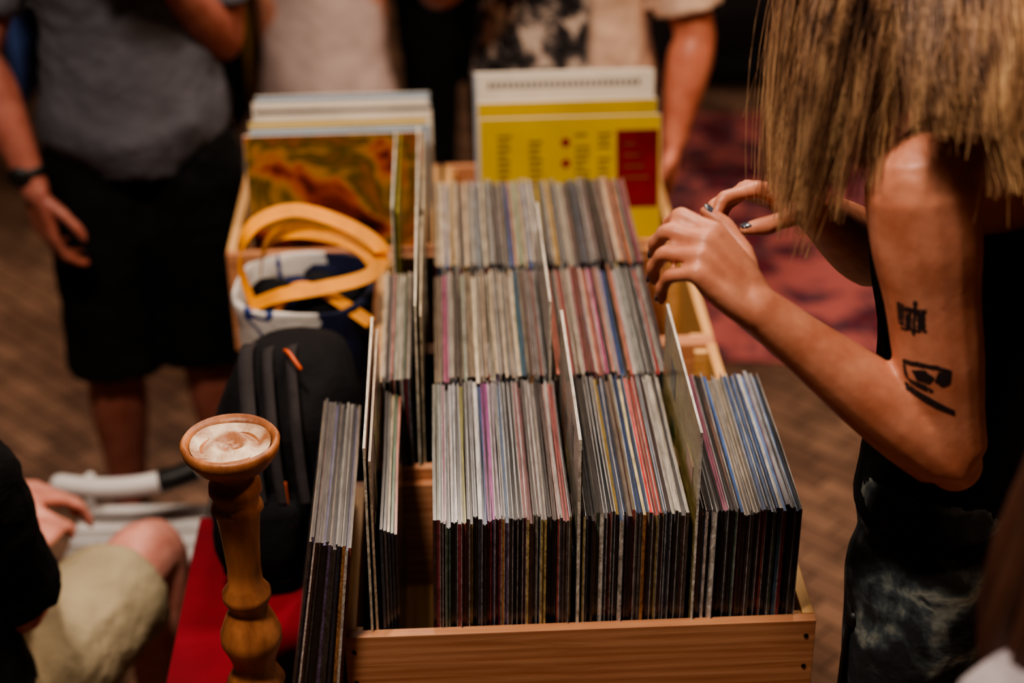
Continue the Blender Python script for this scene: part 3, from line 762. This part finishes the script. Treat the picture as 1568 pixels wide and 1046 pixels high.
# ---- man behind crates in patterned tee
m_pt,nt,b=newmat('patterned_tee')
vec=coords(nt,(1,1,1)); f=noisetex(nt,vec,24,5,.6); sx=nt.nodes.new('ShaderNodeSeparateXYZ'); nt.links.new(vec,sx.inputs[0])
pr=ramp(nt,f,[(.42,lin(28,24,26)),(.5,lin(100,90,88)),(.58,lin(205,185,168))])
m1=nt.nodes.new('ShaderNodeMapRange'); m1.inputs['From Min'].default_value=.155; m1.inputs['From Max'].default_value=.175
nt.links.new(sx.outputs['X'],m1.inputs['Value'])
m2=nt.nodes.new('ShaderNodeMix'); m2.data_type='RGBA'; nt.links.new(m1.outputs[0],m2.inputs[0]); nt.links.new(pr,m2.inputs[6]); m2.inputs[7].default_value=(*lin(215,182,160),1)
nt.links.new(m2.outputs[2],b.inputs['Base Color']); b.inputs['Roughness'].default_value=.9; bump(nt,b,noisetex(nt,vec,9,3),.5,.03)
person('man_in_patterned_tee',(-.12,-1),(.115,3.33,.98),(.115,3.33,1.50),(.115,3.29,1.69),
 sh=[(.30,3.33,1.43),(-.07,3.36,1.43)],el=[(.375,3.27,1.10),(-.14,3.36,1.18)],wr=[(.333,3.20,.90),(-.085,3.14,1.27)],
 hp=[(.20,3.34,.92),(.03,3.36,.92)],kn=[(.20,3.34,.52),(.02,3.36,.52)],an=[(.21,3.36,.18),(.01,3.38,.18)],
 skinc=(205,130,105),topc=(200,180,160),botc=(18,17,20),hairc=(50,35,25),m=1.1,sleeve_t=.85,hem=2,topmat=m_pt,vox=.006,tlo=0,
 hands=[dict(F=(-.1,-.1,-.98),N=(1,0,0)),dict(F=(.2,-.5,.7),N=(-.8,-.3,0),curl=[(30,40,25)]*4)])
# ---- woman in pale dress (background)
person('woman_in_pale_dress',(.2,1),(-.47,4.20,1.0),(-.47,4.20,1.46),(-.47,4.21,1.62),
 sh=[(-.64,4.2,1.42),(-.30,4.2,1.42)],el=[(-.70,4.22,1.15),(-.26,4.28,1.15)],wr=[(-.62,4.4,1.1),(-.32,4.45,1.15)],
 hp=[(-.55,4.2,.92),(-.39,4.2,.92)],kn=[(-.55,4.2,.52),(-.39,4.2,.52)],an=[(-.55,4.2,.18),(-.39,4.2,.18)],
 skinc=(205,145,120),topc=(200,175,165),botc=(205,182,176),hairc=(70,45,30),female=True,sleeve_t=.4,vox=.008,longhair=True,skirt=[(.95,.15),(.7,.17),(.45,.24),(.30,.30)])
# ---- man in black trousers (background)
person('man_in_black',(.1,1),(-.12,4.35,1.0),(-.12,4.35,1.52),(-.12,4.36,1.70),
 sh=[(-.31,4.35,1.45),(.07,4.35,1.45)],el=[(-.34,4.37,1.16),(.10,4.37,1.16)],wr=[(-.30,4.5,.95),(.08,4.5,.95)],
 hp=[(-.205,4.35,.92),(-.035,4.35,.92)],kn=[(-.205,4.35,.52),(-.035,4.35,.52)],an=[(-.205,4.35,.18),(-.035,4.35,.18)],
 skinc=(170,110,85),topc=(14,14,17),botc=(12,12,14),hairc=(30,22,20),hem=2,vox=.008)
# ---- seated man (lower left)
person('seated_man',(.6,.8),(-.85,1.93,.545),(-.84,1.94,1.06),(-.84,1.98,1.24),
 sh=[(-1.0,2.02,1.0),(-.715,1.85,1.0)],el=[(-1.0,2.16,.74),(-.70,1.93,.735)],wr=[(-.83,2.32,.66),(-.765,2.17,.66)],
 hp=[(-.90,2.02,.50),(-.79,1.93,.50)],kn=[(-.86,2.37,.53),(-.612,2.335,.53)],an=[(-.88,2.34,.18),(-.63,2.33,.18)],
 skinc=(225,160,145),topc=(13,13,15),botc=(178,164,134),hairc=(50,38,30),sleeve_t=.9,hem=.80,vox=.0055,m=1.05,disp=.024,
 hands=[dict(F=(.5,.5,-.3),N=(.2,.2,1),curl=[(20,25,15)]*4),dict(F=(.1,.95,-.2),N=(.1,.1,1),curl=[(12,25,15)]*4)])
bm=bmesh.new()
r=bmesh.ops.create_cone(bm,cap_ends=True,segments=28,radius1=.17,radius2=.17,depth=.03,matrix=Matrix.Translation((-.87,1.93,.385)))
for a in range(4):
    an_=a*math.pi/2+.7; tube(bm,[(-.87+.12*math.cos(an_),1.93+.12*math.sin(an_),.375),(-.87+.17*math.cos(an_),1.93+.17*math.sin(an_),FL)],[.015,.013],10,1,False)
finish('wooden_stool',bm,m_cw,smooth=False,bevel=.004)
# ---- foreground person (right edge, close to camera)
person('woman_in_white_top',(-.3,1),(.56,1.02,.88),(.55,1.03,1.37),(.505,1.06,1.53),
 sh=[(.395,1.0,1.305),(.71,1.06,1.305)],el=[(.41,1.02,1.04),(.72,1.1,1.03)],wr=[(.47,1.2,.97),(.62,1.25,.97)],
 hp=[(.48,1.0,.82),(.64,1.03,.82)],kn=[(.48,1.0,.48),(.64,1.03,.48)],an=[(.48,1.0,.18),(.64,1.03,.18)],
 skinc=(180,115,90),topc=(160,152,156),botc=(30,30,40),hairc=(70,42,30),female=True,sleeve_t=.6,hem=2,longhair=True,vox=.006,m=.92)
# ------------------------------------------------------------------ background furniture
random.seed(8)
rk=empty('clothing_rack',(-1.0,4.9,FL))
bm=bmesh.new()
for x in (-1.75,-.45):
    tube(bm,[(x,4.9,FL+.02),(x,4.9,.9),(x,4.9,1.6)],[.014]*3,10,2,False); tube(bm,[(x,4.65,FL+.02),(x,4.9,FL+.03),(x,5.15,FL+.02)],[.014]*3,10,2)
tube(bm,[(-1.8,4.9,1.6),(-1.1,4.9,1.6),(-.4,4.9,1.6)],[.014]*3,10,2)
finish('rack_frame',bm,m_leg,parent=rk)
bm=bmesh.new()
for i in range(22):
    x=-1.70+i*.056; zb=random.uniform(.35,.75)
    loft(bm,[(V((x,4.9,1.56)),V((.01,0,0)),V((0,.04,0))),(V((x,4.9,1.48)),V((.014,0,0)),V((0,.2,0))),(V((x+.01,4.9,1.1)),V((.02,0,0)),V((0,.22,0))),(V((x,4.9,zb)),V((.024,0,0)),V((0,.25,0)))],14,3,mi=i%5)
finish('hanging_clothes',bm,[cloth('blue_garment',lin(60,80,134)),cloth('dark_garment',lin(28,26,32)),cloth('ochre_garment',lin(130,96,40)),cloth('brown_garment',lin(76,48,38)),cloth('grey_garment',lin(84,82,88))],parent=rk)
dt=empty('display_table',(1.25,5.9,FL))
bm=bmesh.new(); box(bm,.45,2.5,5.6,6.3,.66,.70)
for x in (.5,2.42):
    for y in (5.64,6.22): box(bm,x,x+.04,y,y+.04,FL,.66)
box(bm,.48,2.46,5.62,5.64,.2,.66)
finish('black_table',bm,mat('black_table_paint',lin(20,18,20),.6),parent=dt,smooth=False,bevel=.004)
bm=bmesh.new()
for i in range(9):
    x=.55+i*.2; h=random.uniform(.06,.2); box(bm,x,x+random.uniform(.1,.17),5.7,5.95,.701,.701+h,i%4)
finish('boxes_of_goods',bm,[m_gry,mat('navy_box',lin(40,44,70)),mat('maroon_box',lin(90,35,35)),m_blk],parent=dt,smooth=False,bevel=.004)
FR=FL+.014
bm=bmesh.new(); ribbon(bm,[(.5,4.95,.86),(.62,4.92,.80),(.80,4.94,.82),(.95,4.95,.78)],(0,.3,1),.05)
box(bm,.47,1.2,4.86,5.1,.70,.76,1); box(bm,.5,.53,4.9,5.06,FR,.70,1); box(bm,1.14,1.17,4.9,5.06,FR,.70,1); 
box(bm,.53,1.14,4.97,4.99,.40,.46,1)
ribbon(bm,[(.5,4.92,.86),(.52,4.92,.82),(.55,4.9,.762)],(1,0,0),.03); ribbon(bm,[(.95,4.95,.78),(1.0,4.93,.77),(1.02,4.9,.762)],(1,0,0),.03)
finish('barrier_bench',bm,[m_ystrap,m_blk],smooth=False)
# ------------------------------------------------------------------ lights
def area(name,loc,tgt,size,P,col):
    d=bpy.data.lights.new(name,'AREA'); d.energy=P; d.size=size; d.color=col; d.shape='DISK'
    o=link(bpy.data.objects.new(name,d)); o.location=loc
    o.rotation_euler=(V(tgt)-V(loc)).to_track_quat('-Z','Y').to_euler(); return o
W=(1,.84,.70)
area('ceiling_lamp_key',(-.55,.9,3.85),(.1,1.8,1.0),.4,94,W)
area('ceiling_lamp_back',(.6,3.1,3.85),(.1,2.5,1.0),.4,52,(1,.82,.67))
area('ceiling_lamp_far',(-.3,5.0,3.85),(0,4.6,.5),.5,50,(1,.80,.66))
area('ceiling_lamp_side',(2.0,1.6,3.8),(.5,1.6,1.2),.4,42,(1,.68,.44))
w=bpy.data.worlds.new('world'); sc.world=w; w.use_nodes=True
w.node_tree.nodes['Background'].inputs[0].default_value=(.5,.44,.42,1); w.node_tree.nodes['Background'].inputs[1].default_value=.06
# ------------------------------------------------------------------ camera
cd=bpy.data.cameras.new('camera'); cam=link(bpy.data.objects.new('camera',cd))
cd.sensor_width=36; cd.lens=59.7; cd.clip_start=.05
cam.matrix_world=Matrix.Translation((0,0,2.2))@Matrix.Rotation(math.radians(90-28.7),4,'X')@Matrix.Rotation(-.016,4,'Z')
cd.dof.use_dof=True; cd.dof.focus_distance=1.93; cd.dof.aperture_fstop=2.1
sc.camera=cam
try:
    sc.view_settings.view_transform='AgX'; sc.view_settings.look='AgX - Medium High Contrast'
except Exception as ex: print(ex)
